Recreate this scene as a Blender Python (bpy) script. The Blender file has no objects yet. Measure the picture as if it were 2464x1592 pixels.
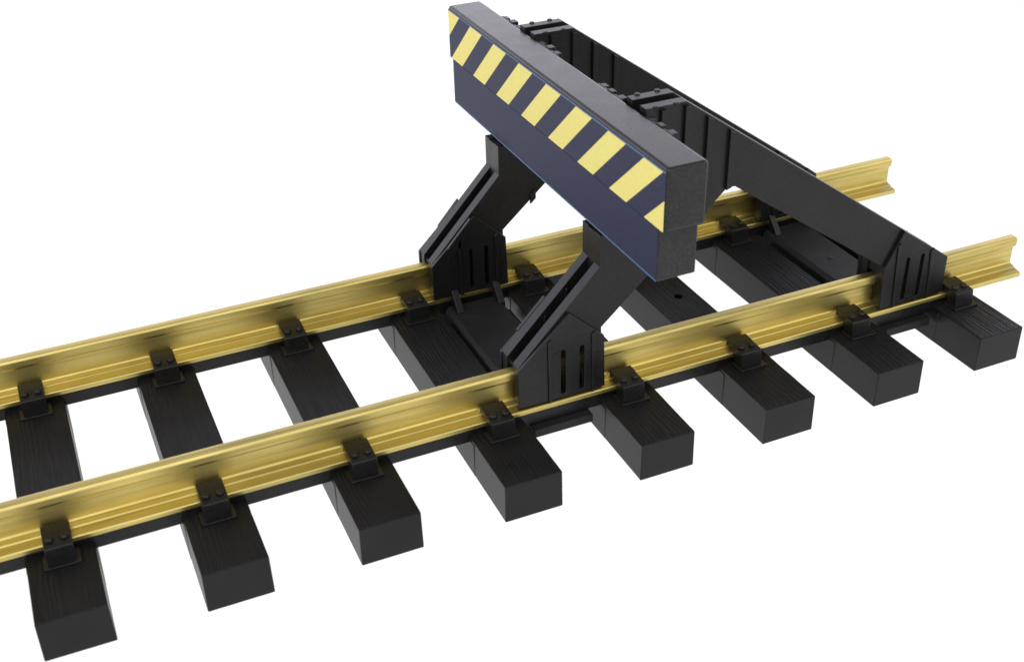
import bpy, bmesh, math, random
from mathutils import Vector, Matrix
from mathutils.geometry import tessellate_polygon
random.seed(4)
S = 0.001                                   # everything below is written in millimetres
scene = bpy.context.scene
C = scene.collection

# ------------------------------------------------------------------ materials
def new_mat(name):
    m = bpy.data.materials.new(name); m.use_nodes = True
    nt = m.node_tree
    for n in list(nt.nodes): nt.nodes.remove(n)
    out = nt.nodes.new('ShaderNodeOutputMaterial')
    b = nt.nodes.new('ShaderNodeBsdfPrincipled')
    nt.links.new(b.outputs[0], out.inputs[0])
    return m, nt, b
def coord(nt, scale, rnd=False):
    tc = nt.nodes.new('ShaderNodeTexCoord')
    mp = nt.nodes.new('ShaderNodeMapping')
    mp.inputs['Scale'].default_value = scale
    nt.links.new(tc.outputs['Object'], mp.inputs['Vector'])
    if rnd:
        oi = nt.nodes.new('ShaderNodeObjectInfo')
        mu = nt.nodes.new('ShaderNodeVectorMath'); mu.operation = 'SCALE'
        mu.inputs[0].default_value = (37.0, 91.0, 53.0)
        nt.links.new(oi.outputs['Random'], mu.inputs['Scale'])
        nt.links.new(mu.outputs[0], mp.inputs['Location'])
    return mp.outputs[0]
def noise(nt, vec, scale, detail=4, rough=0.55):
    n = nt.nodes.new('ShaderNodeTexNoise')
    n.inputs['Scale'].default_value = scale
    n.inputs['Detail'].default_value = detail
    n.inputs['Roughness'].default_value = rough
    nt.links.new(vec, n.inputs['Vector'])
    return n.outputs['Fac']
def ramp(nt, fac, stops):
    r = nt.nodes.new('ShaderNodeValToRGB')
    el = r.color_ramp.elements
    while len(el) < len(stops): el.new(0.5)
    for e, (p, c) in zip(el, stops):
        e.position = p; e.color = (c[0], c[1], c[2], 1) if isinstance(c, tuple) else (c, c, c, 1)
    nt.links.new(fac, r.inputs[0])
    return r.outputs[0]
def bump(nt, h, strength, dist, normal=None):
    b = nt.nodes.new('ShaderNodeBump')
    b.inputs['Strength'].default_value = strength
    b.inputs['Distance'].default_value = dist
    nt.links.new(h, b.inputs['Height'])
    if normal: nt.links.new(normal, b.inputs['Normal'])
    return b.outputs[0]

def plastic(name, base_a, base_b, rough, grain=0.10):
    m, nt, b = new_mat(name)
    v = coord(nt, (1000, 1000, 1000), True)
    col = ramp(nt, noise(nt, v, 0.12, 5), [(0.3, base_a), (0.7, base_b)])
    sp = ramp(nt, noise(nt, v, 2.2, 2, 0.7), [(0.3, 0.45), (0.7, 1.5)])
    mm = nt.nodes.new('ShaderNodeMix'); mm.data_type = 'RGBA'; mm.blend_type = 'MULTIPLY'; mm.inputs[0].default_value = 1.0
    nt.links.new(col, mm.inputs[6]); nt.links.new(sp, mm.inputs[7])
    nt.links.new(mm.outputs[2], b.inputs['Base Color'])
    nt.links.new(ramp(nt, noise(nt, v, 0.25, 5, 0.6), [(0.3, rough - 0.025), (0.7, rough + 0.03)]), b.inputs['Roughness'])
    b.inputs['IOR'].default_value = 1.36
    nt.links.new(bump(nt, noise(nt, v, 3.2, 2), grain, 0.0002), b.inputs['Normal'])
    return m

def sleeper_mat():
    m, nt, b = new_mat('sleeper_plastic')
    v = coord(nt, (1000, 1000, 1000), True)
    vg = coord(nt, (1500, 90, 900), True)
    g = noise(nt, vg, 0.8, 6, 0.65)
    w = nt.nodes.new('ShaderNodeTexWave'); w.wave_type = 'BANDS'; w.bands_direction = 'X'
    w.inputs['Scale'].default_value = 0.30; w.inputs['Distortion'].default_value = 13.0
    w.inputs['Detail'].default_value = 3; w.inputs['Detail Scale'].default_value = 1.3
    vw = coord(nt, (1000, 110, 300), True)
    nt.links.new(vw, w.inputs['Vector'])
    mx = nt.nodes.new('ShaderNodeMath'); mx.operation = 'MULTIPLY_ADD'
    nt.links.new(w.outputs['Fac'], mx.inputs[0]); mx.inputs[1].default_value = 0.30
    nt.links.new(g, mx.inputs[2])
    col = ramp(nt, noise(nt, v, 0.10, 5), [(0.3, (0.003, 0.0029, 0.0033)), (0.7, (0.0065, 0.0062, 0.0070))])
    nt.links.new(col, b.inputs['Base Color'])
    grr = ramp(nt, g, [(0.3, 0.50), (0.7, 0.64)])
    b.inputs['IOR'].default_value = 1.32
    gn = nt.nodes.new('ShaderNodeTexCoord'); sx = nt.nodes.new('ShaderNodeSeparateXYZ')
    nt.links.new(gn.outputs['Normal'], sx.inputs[0])
    mk = nt.nodes.new('ShaderNodeMath'); mk.operation = 'POWER'; mk.use_clamp = True
    nt.links.new(sx.outputs['Z'], mk.inputs[0]); mk.inputs[1].default_value = 4.0
    hm = nt.nodes.new('ShaderNodeMath'); hm.operation = 'MULTIPLY'      # grain is moulded into the top faces only
    nt.links.new(mx.outputs[0], hm.inputs[0]); nt.links.new(mk.outputs[0], hm.inputs[1])
    n1 = bump(nt, hm.outputs[0], 0.62, 0.00040)
    rm = nt.nodes.new('ShaderNodeMix'); rm.data_type = 'FLOAT'           # flanks and ends are plain smooth mouldings
    nt.links.new(mk.outputs[0], rm.inputs[0]); rm.inputs[2].default_value = 0.40; nt.links.new(grr, rm.inputs[3])
    nt.links.new(rm.outputs[0], b.inputs['Roughness'])
    nt.links.new(bump(nt, noise(nt, v, 3.0, 2), 0.06, 0.0002, n1), b.inputs['Normal'])
    return m

def brass_mat():
    m, nt, b = new_mat('rolled_brass')
    vs = coord(nt, (30, 1100, 1100))            # streaks drawn out along the rail
    vb = coord(nt, (1000, 1000, 1000))
    st = noise(nt, vs, 0.9, 5, 0.6)
    bl = noise(nt, vb, 0.055, 4, 0.55)
    c1 = ramp(nt, st, [(0.28, (0.40, 0.325, 0.108)), (0.48, (0.60, 0.487, 0.165)), (0.8, (0.69, 0.57, 0.215))])
    c2 = ramp(nt, bl, [(0.35, (0.84, 0.85, 0.88)), (0.62, (1, 1, 1))])
    mx = nt.nodes.new('ShaderNodeMix'); mx.data_type = 'RGBA'; mx.blend_type = 'MULTIPLY'
    mx.inputs[0].default_value = 1.0
    nt.links.new(c1, mx.inputs[6]); nt.links.new(c2, mx.inputs[7])
    nt.links.new(mx.outputs[2], b.inputs['Base Color'])
    b.inputs['Metallic'].default_value = 1.0
    nt.links.new(ramp(nt, st, [(0.25, 0.44), (0.75, 0.37)]), b.inputs['Roughness'])
    n1 = bump(nt, st, 0.08, 0.0002)
    nt.links.new(bump(nt, noise(nt, vb, 3.0, 2), 0.03, 0.0002, n1), b.inputs['Normal'])
    return m

def paper(name, a, c, rough=0.55):
    m, nt, b = new_mat(name)
    v = coord(nt, (1000, 1000, 1000))
    nt.links.new(ramp(nt, noise(nt, v, 1.6, 3, 0.7), [(0.3, a), (0.7, c)]), b.inputs['Base Color'])
    b.inputs['Roughness'].default_value = rough
    b.inputs['IOR'].default_value = 1.27
    nt.links.new(bump(nt, noise(nt, v, 0.35, 3), 0.05, 0.0004), b.inputs['Normal'])
    return m

M_PL = plastic('black_plastic', (0.0045, 0.0044, 0.0047), (0.008, 0.0076, 0.0080), 0.37)
M_BEAM = plastic('satin_black_plastic', (0.012, 0.0114, 0.0116), (0.017, 0.0160, 0.0164), 0.27, 0.07)
M_PLATE = plastic('matt_black_plastic', (0.006, 0.0058, 0.0064), (0.011, 0.0105, 0.0115), 0.62)
M_SL = sleeper_mat()
M_BR = brass_mat()
M_NAVY = paper('navy_sticker_paper', (0.014, 0.017, 0.039), (0.023, 0.026, 0.056))
M_YEL = paper('yellow_sticker_paper', (0.56, 0.495, 0.145), (0.63, 0.56, 0.175))
M_BLUE = paper('blue_sticker_edge', (0.05, 0.10, 0.19), (0.08, 0.14, 0.24))

# ------------------------------------------------------------------ mesh helpers
def quad_box(bm, x0, x1, y0, y1, z0, z1):
    vs = [bm.verts.new((x, y, z)) for x in (x0, x1) for y in (y0, y1) for z in (z0, z1)]
    for f in ((0, 1, 3, 2), (4, 6, 7, 5), (0, 4, 5, 1), (2, 3, 7, 6), (0, 2, 6, 4), (1, 5, 7, 3)):
        bm.faces.new([vs[i] for i in f])
def prism_y(bm, poly, y0, y1, holes=()):
    """extrude a polygon in x,z (with optional holes) from y0 to y1"""
    loops = [list(poly)] + [list(h) for h in holes]
    a = []; b = []
    for lp in loops:
        a.append([bm.verts.new((x, y0, z)) for x, z in lp])
        b.append([bm.verts.new((x, y1, z)) for x, z in lp])
    if not holes:
        bm.faces.new(a[0]); bm.faces.new(b[0])
    else:
        flat_a = [v for l in a for v in l]; flat_b = [v for l in b for v in l]
        for t in tessellate_polygon([[Vector((x, z, 0)) for x, z in lp] for lp in loops]):
            try:
                bm.faces.new([flat_a[i] for i in t]); bm.faces.new([flat_b[i] for i in t])
            except ValueError: pass
    for la, lb in zip(a, b):
        n = len(la)
        for i in range(n):
            bm.faces.new([la[i], la[(i + 1) % n], lb[(i + 1) % n], lb[i]])
def prism_x(bm, poly, x0, x1):
    a = [bm.verts.new((x0, y, z)) for y, z in poly]; b = [bm.verts.new((x1, y, z)) for y, z in poly]
    bm.faces.new(a); bm.faces.new(b)
    n = len(a)
    for i in range(n): bm.faces.new([a[i], a[(i + 1) % n], b[(i + 1) % n], b[i]])
def stud(bm, c, r, h, axis='z', seg=12):
    """low domed bolt head"""
    rings = [(r, 0), (r, h * 0.5), (r * 0.72, h * 0.9)]
    c = Vector(c)
    def P(rad, t, k):
        u = rad * math.cos(k * 2 * math.pi / seg); w = rad * math.sin(k * 2 * math.pi / seg)
        return c + (Vector((u, w, t)) if axis == 'z' else Vector((t, u, w)) if axis == 'x' else Vector((u, t, w)))
    R = [[bm.verts.new(P(rr, t, k)) for k in range(seg)] for rr, t in rings]
    for q in range(2):
        for k in range(seg):
            bm.faces.new([R[q][k], R[q][(k + 1) % seg], R[q + 1][(k + 1) % seg], R[q + 1][k]])
    bm.faces.new(R[2]); bm.faces.new(R[0])
def obj(name, bm, mats, parent=None, bevel=0.0, seg=2, loc=(0, 0, 0), smooth=False):
    bmesh.ops.recalc_face_normals(bm, faces=bm.faces)
    bmesh.ops.scale(bm, vec=(S, S, S), verts=bm.verts)
    me = bpy.data.meshes.new(name); bm.to_mesh(me); bm.free()
    for m in (mats if isinstance(mats, (list, tuple)) else [mats]): me.materials.append(m)
    o = bpy.data.objects.new(name, me); C.objects.link(o)
    o.location = Vector(loc) * S
    if parent: o.parent = parent
    if bevel:
        md = o.modifiers.new('bevel', 'BEVEL'); md.width = bevel * S; md.segments = seg
        md.limit_method = 'ANGLE'; md.angle_limit = math.radians(28)
        md.harden_normals = True
        for p in me.polygons: p.use_smooth = True
    elif smooth:
        for p in me.polygons: p.use_smooth = True
    return o
def thing(name, label, cat):
    o = bpy.data.objects.new(name, None); C.objects.link(o)
    o.empty_display_size = 0.02
    o['label'] = label; o['category'] = cat
    return o

# ------------------------------------------------------------------ track
track = thing('model_track', 'straight piece of model railway track, two brass rails on black wood-grained sleepers', 'track')
RC = 23.73                                   # rail centre line to each side
def rail_profile():
    h = [(0.0, 18.08), (0.88, 18.06), (1.23, 17.64), (1.23, 16.35), (0.98, 15.80), (0.50, 15.65), (0.44, 15.5),
         (0.44, 11.65), (0.66, 11.30), (1.82, 11.06), (2.1, 10.80), (3.80, 10.54), (4.06, 10.34), (4.06, 9.45)]
    return h + [(-y, z) for y, z in reversed(h[1:])]
for sgn, x1 in ((-1, 116.7), (1, 119.2)):
    bm = bmesh.new()
    prism_x(bm, [(sgn * RC + y, z) for y, z in rail_profile()], -150, x1)
    r = obj('rail', bm, M_BR, track, bevel=0.13)
    r.modifiers['bevel'].angle_limit = math.radians(22); r.modifiers['bevel'].harden_normals = False
    for q in r.data.polygons: q.use_smooth = False
for sgn in (-1, 1):
    bm = bmesh.new()
    prism_x(bm, [(sgn * RC - 3.7, 6.45), (sgn * RC + 3.7, 6.45), (sgn * RC + 3.7, 9.3), (sgn * RC - 3.7, 9.3)], -150, 101.5)
    obj('connecting_strip', bm, M_PL, track, bevel=0.15)

def rail_chair(sign):
    """base plate, clip block over the rail foot, two bolt heads; local origin on the rail centre line"""
    bm = bmesh.new()
    y0, y1 = sorted((sign * 4.5, sign * 8.55))
    quad_box(bm, -3.15, 3.15, y0, y1, 8.05, 8.75)
    blk = [(1.15, 12.35), (1.15, 10.4), (4.15, 10.2), (4.15, 8.4), (7.55, 8.4), (7.25, 11.75), (7.0, 11.95)]
    prism_x(bm, [(sign * y, z) for y, z in blk], -2.4, 2.4)
    for x in (-1.25, 1.25):
        stud(bm, (x, sign * 5.2, 11.95), 0.80, 0.85, 'z', 6)
    return bm
chair_mesh = {}
def sleeper(xc, y0, y1, hole=False, turn=0.0):
    bm = bmesh.new()
    hw, h = 5.8, 8.25
    # top surface gently uneven, like moulded timber
    nseg = 30; n = 5
    rows = []
    for j in range(nseg + 1):
        y = y0 + (y1 - y0) * j / nseg
        row = []
        for i in range(n + 1):
            x = -hw + 2 * hw * i / n
            dz = 0.0 if j in (0, nseg) else random.uniform(-0.05, 0.05)
            row.append(bm.verts.new((x, y, h + dz)))
        rows.append(row)
    for j in range(nseg):
        for i in range(n):
            bm.faces.new([rows[j][i], rows[j][i + 1], rows[j + 1][i + 1], rows[j + 1][i]])
    L = [bm.verts.new((-hw - 0.1, y0 + (y1 - y0) * j / nseg, 0.0)) for j in range(nseg + 1)]
    Rr = [bm.verts.new((hw + 0.1, y0 + (y1 - y0) * j / nseg, 0.0)) for j in range(nseg + 1)]
    for j in range(nseg):
        bm.faces.new([L[j], rows[j][0], rows[j + 1][0], L[j + 1]])
        bm.faces.new([Rr[j + 1], rows[j + 1][n], rows[j][n], Rr[j]])
    bm.faces.new([L[0]] + [Rr[0]] + list(reversed(rows[0])))
    bm.faces.new([Rr[nseg], L[nseg]] + rows[nseg])
    bm.faces.new(L + list(reversed(Rr)))
    if hole:
        hb = bmesh.new()
        bmesh.ops.create_cone(hb, cap_ends=True, segments=20, radius1=0.95, radius2=0.95, depth=8)
        bmesh.ops.translate(hb, vec=(1.3, 0.45, 8), verts=hb.verts)
        solid = obj('blank', bm, M_SL); bore = obj('bore', hb, M_SL)
        md = solid.modifiers.new('hole', 'BOOLEAN'); md.operation = 'DIFFERENCE'; md.object = bore; md.solver = 'EXACT'
        bpy.context.view_layer.update()
        nm = bpy.data.meshes.new_from_object(solid.evaluated_get(bpy.context.evaluated_depsgraph_get()))
        bm = bmesh.new(); bm.from_mesh(nm)
        bmesh.ops.scale(bm, vec=(1 / S, 1 / S, 1 / S), verts=bm.verts)
        for q in (solid, bore): bpy.data.objects.remove(q)
    # rail seat thickening on the flanks
    for s in (-1, 1):
        for d in (-1, 1):
            xa, xb = sorted((d * (hw - 0.6), d * (hw + 0.15)))
            quad_box(bm, xa, xb, s * RC - 6.6, s * RC + 6.6, 0.02, 7.6)
    o = obj('sleeper', bm, M_SL, track, bevel=0.22, loc=(xc, 0, 0))
    o.rotation_euler.z = math.radians(turn)
    o.location.x += -math.tan(math.radians(turn)) * 44 * S
    for s in (-1, 1):
        for d in (-1, 1):
            key = s * d
            if key not in chair_mesh:
                c = obj('rail_chair', rail_chair(d * s), M_PL, o, bevel=0.16)
                chair_mesh[key] = c
            else:
                c = chair_mesh[key].copy(); C.objects.link(c); c.parent = o
            c.location = Vector((0.1, s * RC, 0)) * S
            c.name = 'rail_chair'
    return o
for xc, y0, hole, turn in ((-124.6, -44.5, 0, -0.8), (-96.75, -44.45, 0, -0.8), (-69.8, -44.6, 0, -0.35), (-42.2, -44.95, 0, -0.35), (-14.35, -45.3, 0, -0.4),
                           (14.15, -45.25, 0, -0.3), (41.85, -45.6, 1, 0.1), (69.7, -44.8, 0, 0.0), (97.5, -43.5, 0, 0.1)):
    sleeper(xc, y0, 41.2, bool(hole), turn)

# ------------------------------------------------------------------ buffer stop
stop = thing('buffer_stop', 'black buffer stop with a yellow striped cross beam, clamped over both brass rails', 'buffer stop')
YO, YI, WT = 26.7, 19.45, 2.3
FRONT_TOE = (-9.1, 10.95); SHOE_TOP = (-9.1, 19.9)
OUT = [FRONT_TOE, SHOE_TOP, (8.3, 37.9), (8.3, 44.6), (17.1, 44.6), (17.1, 68.0), (25.6, 68.0), (93.9, 20.1), (93.9, 10.95),
       (77.2, 10.95), (77.0, 21.1), (37.4, 48.6), (35.6, 48.6), (8.9, 24.5), (9.3, 10.95)]
WEB = [(-8.7, 18.45), (-8.7, 19.3), (-5.2, 19.3), (8.45, 34.3), (8.45, 44.1), (17.6, 44.1), (17.6, 64.0), (24.4, 64.0), (87.5, 20.4), (93.4, 18.45),
       (77.35, 18.45), (77.3, 21.5), (37.5, 49.0), (35.5, 49.0), (8.6, 24.8), (8.9, 18.45)]
POST = [(8.32, 35.6), (8.32, 44.4), (16.9, 44.4), (16.9, 36.5)]

def slot(xa, z0, z1, w, lean=0.0):
    pts = [(xa - w / 2, z0), (xa + w / 2, z0)]
    for k in range(7):
        a = k * math.pi / 6
        pts.append((xa + lean + math.cos(a) * w * 0.45, z1 + math.sin(a) * w * 0.45))
    return pts
def side_frame(sgn):
    bm = bmesh.new()
    fx, xe = (0.0, 93.9) if sgn < 0 else (-0.7, 92.3)     # the two mouldings differ by about a millimetre
    ze = 68.0 - (xe - 25.6) * 0.7013
    def sh(poly):
        lo = lambda x: max(0.0, min(1.0, (x + 2) / 5, (24 - x) / 9))
        return [(x + fx * lo(x) if x < 93 else x + xe - 93.9, z + (ze - 20.1 if x > 93 and z > 19.5 else 0)) for x, z in poly]
    for ya, yb in ((YO - WT, YO), (YI, YI + WT)):
        holes = [slot(x, 12.0, 21.5, 0.9) for x in (0.35, 4.4, 83.0, 86.9)]
        prism_y(bm, sh(OUT), sgn * ya, sgn * yb, [sh(h) for h in holes])
    prism_y(bm, sh(WEB), sgn * (YI + WT - 0.3), sgn * (YO - WT + 0.3))
    prism_y(bm, sh(POST), sgn * (YI + 0.75), sgn * (YO - 0.4))
    # uprights on both faces of the gusset, each following the top and bottom edge
    def top(x): return 67.4 if x < 25.6 else 68.0 - (x - 25.6) * 47.9 / 68.3 - 0.5
    def low(x): return 24.5 + (x - 8.9) * 24.1 / 26.7 + 0.4 if x < 35.6 else 48.9 if x < 37.4 else 48.6 - (x - 37.4) * 27.5 / 39.6 + 0.6
    for x in (20.6, 25.6, 30.5, 35.6):
        for y0, y1 in ((YO - 0.1, YO + 0.75), (YI - 0.75, YI + 0.1)):
            prism_y(bm, [(x - 0.55, low(x - 0.55)), (x + 0.55, low(x + 0.55)), (x + 0.55, top(x + 0.55)), (x - 0.55, top(x - 0.55))], sgn * y0, sgn * y1)
    # stepped strips along the top of the front strut
    for y0, y1, a, c in ((YI - 1.15, YI - 0.3, -5.6, 0.4),) + (((YO + 0.3, YO + 1.15, -4.3, 1.2),) if sgn > 0 else ()):
        top_z = lambda x: 19.75 + (x + 9.1) * 18.0 / 17.4
        prism_y(bm, sh([(a, top_z(a) - 3.6), (a, top_z(a)), (c, top_z(c)), (c, top_z(c) - 3.6)]), sgn * y0, sgn * y1)
    # thin stiffeners across the channel
    for x, z in ((-1.0, 23.6), (3.6, 28.6)):
        prism_y(bm, [(x - 0.2, z), (x + 0.2, z + 0.3), (x + 0.2, z + 3.6), (x - 0.2, z + 3.2)], sgn * (YI + WT - 0.05), sgn * (YI + WT + 0.45))
    # small rivets standing on the top edges
    for x in (19.2, 23.4):
        for y in (YO - 0.2, YI + 0.2):
            stud(bm, (x, sgn * y, 67.8), 0.6, 0.5)
    # underside lug beside the apex
    prism_y(bm, [(14.9, 29.6), (16.2, 30.8), (16.2, 33.0), (14.9, 31.8)], sgn * (YI - 0.5), sgn * (YI + 0.2))
    f = obj('side_frame', bm, M_PL, stop, bevel=0.16)

    def shoe(pad, ribs, slots, gus_x, inner_extra):
        b = bmesh.new()
        pad = sh(pad); slots = [sh(q) for q in slots]
        prism_y(b, pad, sgn * (YO - 0.02), sgn * (YO + 0.8), slots)
        prism_y(b, pad, sgn * (YI - 0.8), sgn * (YI + 0.02), slots)
        for (xa, za), (xb, zb), w in ribs:
            xa, xb = sh([(xa, 0)])[0][0], sh([(xb, 0)])[0][0]
            for y0, y1 in ((YO + 0.7, YO + 1.15), (YI - 1.15, YI - 0.7)):
                prism_y(b, [(xa - w / 2, za), (xa + w / 2, za), (xb + w / 2, zb), (xb - w / 2, zb - w * 0.9)], sgn * y0, sgn * y1)
        for x in gus_x:                     # sloping feet on the inner side, down to the cross plate
            prism_x(b, [(sgn * (YI - 0.7), 12.6), (sgn * (YI - 1.2), 12.2), (sgn * 14.9, 8.7), (sgn * 14.9, 7.6), (sgn * (YI - 0.7), 7.6)], x - 0.75, x + 0.75)
        obj('rail_shoe', b, M_PL, f, bevel=0.14)
    shoe([(-9.35, 11.05), (-9.35, 19.6), (1.6, 29.9), (9.2, 23.0), (9.55, 11.05)],
         [((-2.55, 10.95), (-2.75, 25.2), 0.8), ((7.0, 10.95), (6.7, 24.8), 0.9)],
         [slot(0.35, 11.9, 21.6, 1.0), slot(4.4, 11.9, 21.6, 1.0)], (-4.4, 5.6), None)
    shoe([(77.0, 11.05), (76.8, 20.9), (80.9, 29.2), (94.05, 19.95), (94.05, 11.05)],
         [((80.6, 10.95), (79.8, 26.6), 0.8), ((90.0, 10.95), (89.2, 23.3), 0.9)],
         [slot(83.0, 11.9, 21.9, 1.05), slot(86.9, 11.9, 21.9, 1.05)], (80.2, 90.2), None)
    return f
for sgn in (-1, 1):
    side_frame(sgn)

# cross plates that tie the shoes together between the sleepers
def cross_plate(x0, x1, pit=False):
    bm = bmesh.new()
    c = 0.9
    prism_y(bm, [(x0, 4.4), (x0, 7.6), (x0 + c, 8.5), (x1 - c, 8.5), (x1, 7.6), (x1, 4.4)], -18.9, 18.9)
    quad_box(bm, x0 + 0.15, x1 - 0.15, -29.2, -18.8, 4.3, 6.15)
    quad_box(bm, x0 + 0.15, x1 - 0.15, 18.8, 29.2, 4.3, 6.15)
    quad_box(bm, x0 - 1.5, x1 + 1.4, -17.6, 15.6, 4.25, 6.2)
    if pit:
        stud(bm, ((x0 + x1) / 2, -0.2, 8.45), 0.8, 0.22)
    obj('cross_plate', bm, M_PLATE, stop, bevel=0.18)
cross_plate(-6.9, 6.3)
cross_plate(78.4, 90.6, True)

# the beam
BX = 8.75
bm = bmesh.new(); quad_box(bm, BX, 16.75, -49.0, 49.0, 55.3, 67.15)
beam = obj('buffer_beam', bm, M_BEAM, stop, bevel=0.75, seg=4)
bm = bmesh.new(); quad_box(bm, BX + 0.05, 16.6, -46.9, 47.2, 44.95, 55.34)
board = obj('lower_board', bm, M_BEAM, stop, bevel=0.3)
for yc in (32.0, 13.6, -13.6, -32.0):
    bm = bmesh.new()
    quad_box(bm, 16.4, 17.15, yc - 4.9, yc + 4.9, 46.5, 66.95)
    for dy in (-3.4, 0.0, 3.4):
        for z in (49, 53.5, 58, 62.3):
            stud(bm, (17.1, yc + dy, z), 1.15, 0.8, 'x', 8)
        quad_box(bm, 16.6, 17.95 + 0.25 * math.sin(3 * dy + yc), yc + dy - 1.15, yc + dy + 0.95, 64.6, 67.05 + 0.15 * math.cos(5 * dy))
    obj('rivet_plate', bm, M_PL, stop, bevel=0.25)

# sticker: navy paper with leaning yellow stripes, pale blue cut edges
def clip_poly(poly, axis, val, keep_greater):
    out = []
    n = len(poly)
    for i in range(n):
        a, b = poly[i], poly[(i + 1) % n]
        ia = (a[axis] >= val) == keep_greater or a[axis] == val
        ib = (b[axis] >= val) == keep_greater or b[axis] == val
        if ia: out.append(a)
        if ia != ib:
            t = (val - a[axis]) / (b[axis] - a[axis])
            out.append(tuple(a[k] + t * (b[k] - a[k]) for k in range(2)))
    return out
bm = bmesh.new()
Z0, Z1, Y0, Y1 = 55.35, 66.2, -48.55, 48.55
xf = BX - 0.10
quad_box(bm, xf, BX + 0.02, Y0, Y1, Z0, Z1)
for i in range(-1, 9):
    a = 48.4 - 12.80 * i
    poly = [(a, Z1 - 0.02), (a - 6.45, Z1 - 0.02), (a - 6.45 + 12.05, Z0 + 0.05), (a + 12.05, Z0 + 0.05)]
    for ax, v, g in ((0, Y0 + 0.05, True), (0, Y1 - 0.05, False)):
        if poly: poly = clip_poly(poly, ax, v, g)
    if len(poly) < 3: continue
    nf = len(bm.faces)
    av = [bm.verts.new((xf - 0.012, y, z)) for y, z in poly]; bv = [bm.verts.new((xf + 0.02, y, z)) for y, z in poly]
    fs = [bm.faces.new(av), bm.faces.new(bv)] + [bm.faces.new([av[k], av[(k + 1) % len(av)], bv[(k + 1) % len(av)], bv[k]]) for k in range(len(av))]
    for f in fs: f.material_index = 1
def strip(z0, z1, y0, y1):
    n0 = set(bm.faces)
    quad_box(bm, xf - 0.006, xf + 0.03, y0, y1, z0, z1)
    for f in bm.faces:
        if f not in n0: f.material_index = 2
strip(Z1 - 0.01, Z1 + 0.32, Y0, Y1)
obj('warning_sticker', bm, [M_NAVY, M_YEL, M_BLUE], beam)
bm = bmesh.new()
quad_box(bm, xf + 0.05, BX + 0.07, -46.75, 47.05, 45.1, 55.2)
xf2 = xf; xf = xf + 0.05
strip(44.98, 45.3, -46.75, 47.05)
obj('warning_sticker', bm, [M_NAVY, M_YEL, M_BLUE], board)

# ------------------------------------------------------------------ the white surface they stand on, with added glow
m, nt, b = new_mat('white_surface_added_glow')
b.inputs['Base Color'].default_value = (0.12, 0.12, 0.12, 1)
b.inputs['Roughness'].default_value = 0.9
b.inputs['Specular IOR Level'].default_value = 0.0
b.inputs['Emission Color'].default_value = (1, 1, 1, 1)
b.inputs['Emission Strength'].default_value = 1.0  # glow added to the plain surface so it stays pure white without shadows
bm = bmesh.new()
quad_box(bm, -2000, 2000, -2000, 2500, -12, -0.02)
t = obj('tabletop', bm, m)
t['kind'] = 'structure'; t['label'] = 'plain white tabletop under the track, glow added to keep it shadowless'; t['category'] = 'tabletop'

# ------------------------------------------------------------------ surroundings and lamps
w = bpy.data.worlds.new('World'); scene.world = w; w.use_nodes = True
nt = w.node_tree; bg = nt.nodes['Background']
tc = nt.nodes.new('ShaderNodeTexCoord'); sp = nt.nodes.new('ShaderNodeSeparateXYZ')
nt.links.new(tc.outputs['Generated'], sp.inputs[0])
back = ramp(nt, sp.outputs['Z'], [(0.0, (2.5, 2.47, 2.75)), (0.36, (2.35, 2.3, 2.6)), (0.52, (0.55, 0.55, 0.62)), (1.0, (0.28, 0.28, 0.30))])
mr = nt.nodes.new('ShaderNodeMapRange'); mr.interpolation_type = 'SMOOTHSTEP'
nt.links.new(sp.outputs['Y'], mr.inputs[0])
mr.inputs[1].default_value = 0.15; mr.inputs[2].default_value = -0.75; mr.inputs[3].default_value = 0.0; mr.inputs[4].default_value = 1.0
mxw = nt.nodes.new('ShaderNodeMix'); mxw.data_type = 'RGBA'
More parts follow.
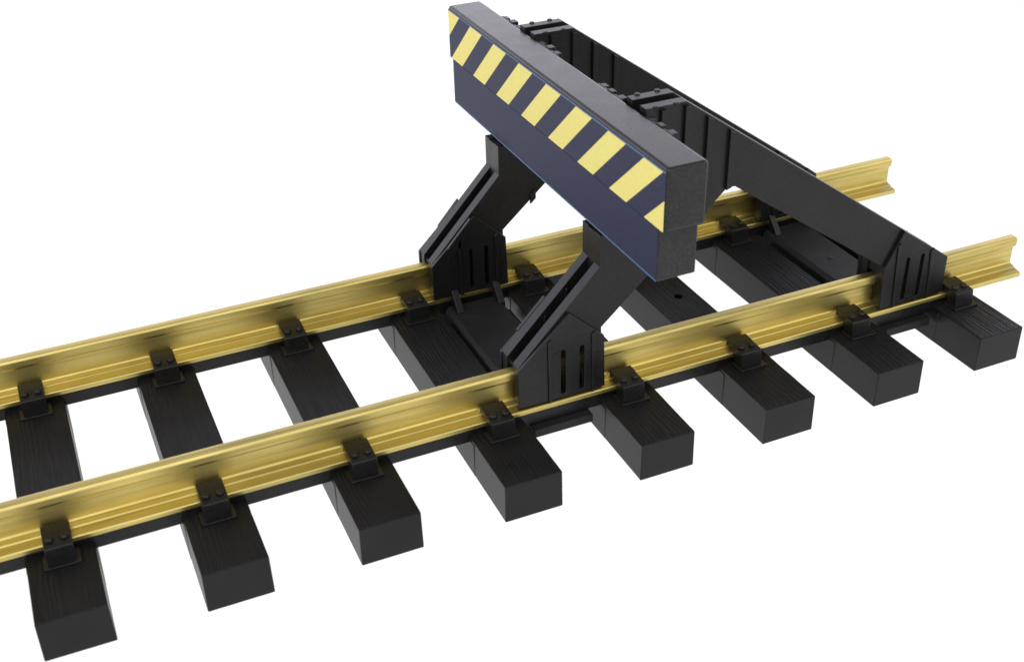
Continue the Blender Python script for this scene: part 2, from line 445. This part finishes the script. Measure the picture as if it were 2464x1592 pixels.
nt.links.new(mr.outputs[0], mxw.inputs[0]); nt.links.new(back, mxw.inputs[6]); nt.links.new(ramp(nt, sp.outputs['Z'], [(0.0, (0.7, 0.69, 0.66)), (0.3, (1.5, 1.47, 1.38)), (0.7, (1.9, 1.86, 1.75)), (1.0, (0.4, 0.4, 0.4))]), mxw.inputs[7])
nt.links.new(mxw.outputs[2], bg.inputs['Color']); bg.inputs['Strength'].default_value = 1.0
def area(name, loc, target, size, power, colr=(1, 1, 1)):
    l = bpy.data.lights.new(name, 'AREA'); l.size = size; l.energy = power; l.color = colr
    o = bpy.data.objects.new(name, l); C.objects.link(o); o.location = loc
    o.rotation_euler = (Vector(target) - Vector(loc)).to_track_quat('-Z', 'Y').to_euler()
area('added_soft_light', (-0.55, -0.35, 0.75), (0, 0, 0.03), 0.45, 4.0, (1.0, 0.98, 0.95))  # unseen area lamp, added to give the soft light some direction

# ------------------------------------------------------------------ camera
cam = bpy.data.cameras.new('Camera'); co = bpy.data.objects.new('Camera', cam); C.objects.link(co)
R = ((0.91329269, -0.40671976, -0.02180573), (0.23254344, 0.47672812, 0.84773454), (0.33439498, 0.77930054, -0.52997232))
mw = Matrix(((R[0][0], R[1][0], -R[2][0], -88.23395 * S), (R[0][1], R[1][1], -R[2][1], -208.92446 * S),
             (R[0][2], R[1][2], -R[2][2], 152.74442 * S), (0, 0, 0, 1)))
co.matrix_world = mw
cam.sensor_width = 36.0; cam.sensor_fit = 'HORIZONTAL'
cam.lens = 2992.723 / 2464 * 36.0
cam.clip_start = 0.005; cam.clip_end = 50
cam.dof.use_dof = True; cam.dof.focus_distance = 0.262; cam.dof.aperture_fstop = 38
scene.camera = co

scene.render.engine = 'CYCLES'
scene.render.resolution_x = 1024; scene.render.resolution_y = 661
scene.view_settings.view_transform = 'Standard'; scene.view_settings.look = 'None'
scene.view_settings.exposure = 0; scene.view_settings.gamma = 1; scene.view_settings.use_curve_mapping = False
scene.cycles.use_denoising = True
scene.cycles.max_bounces = 8
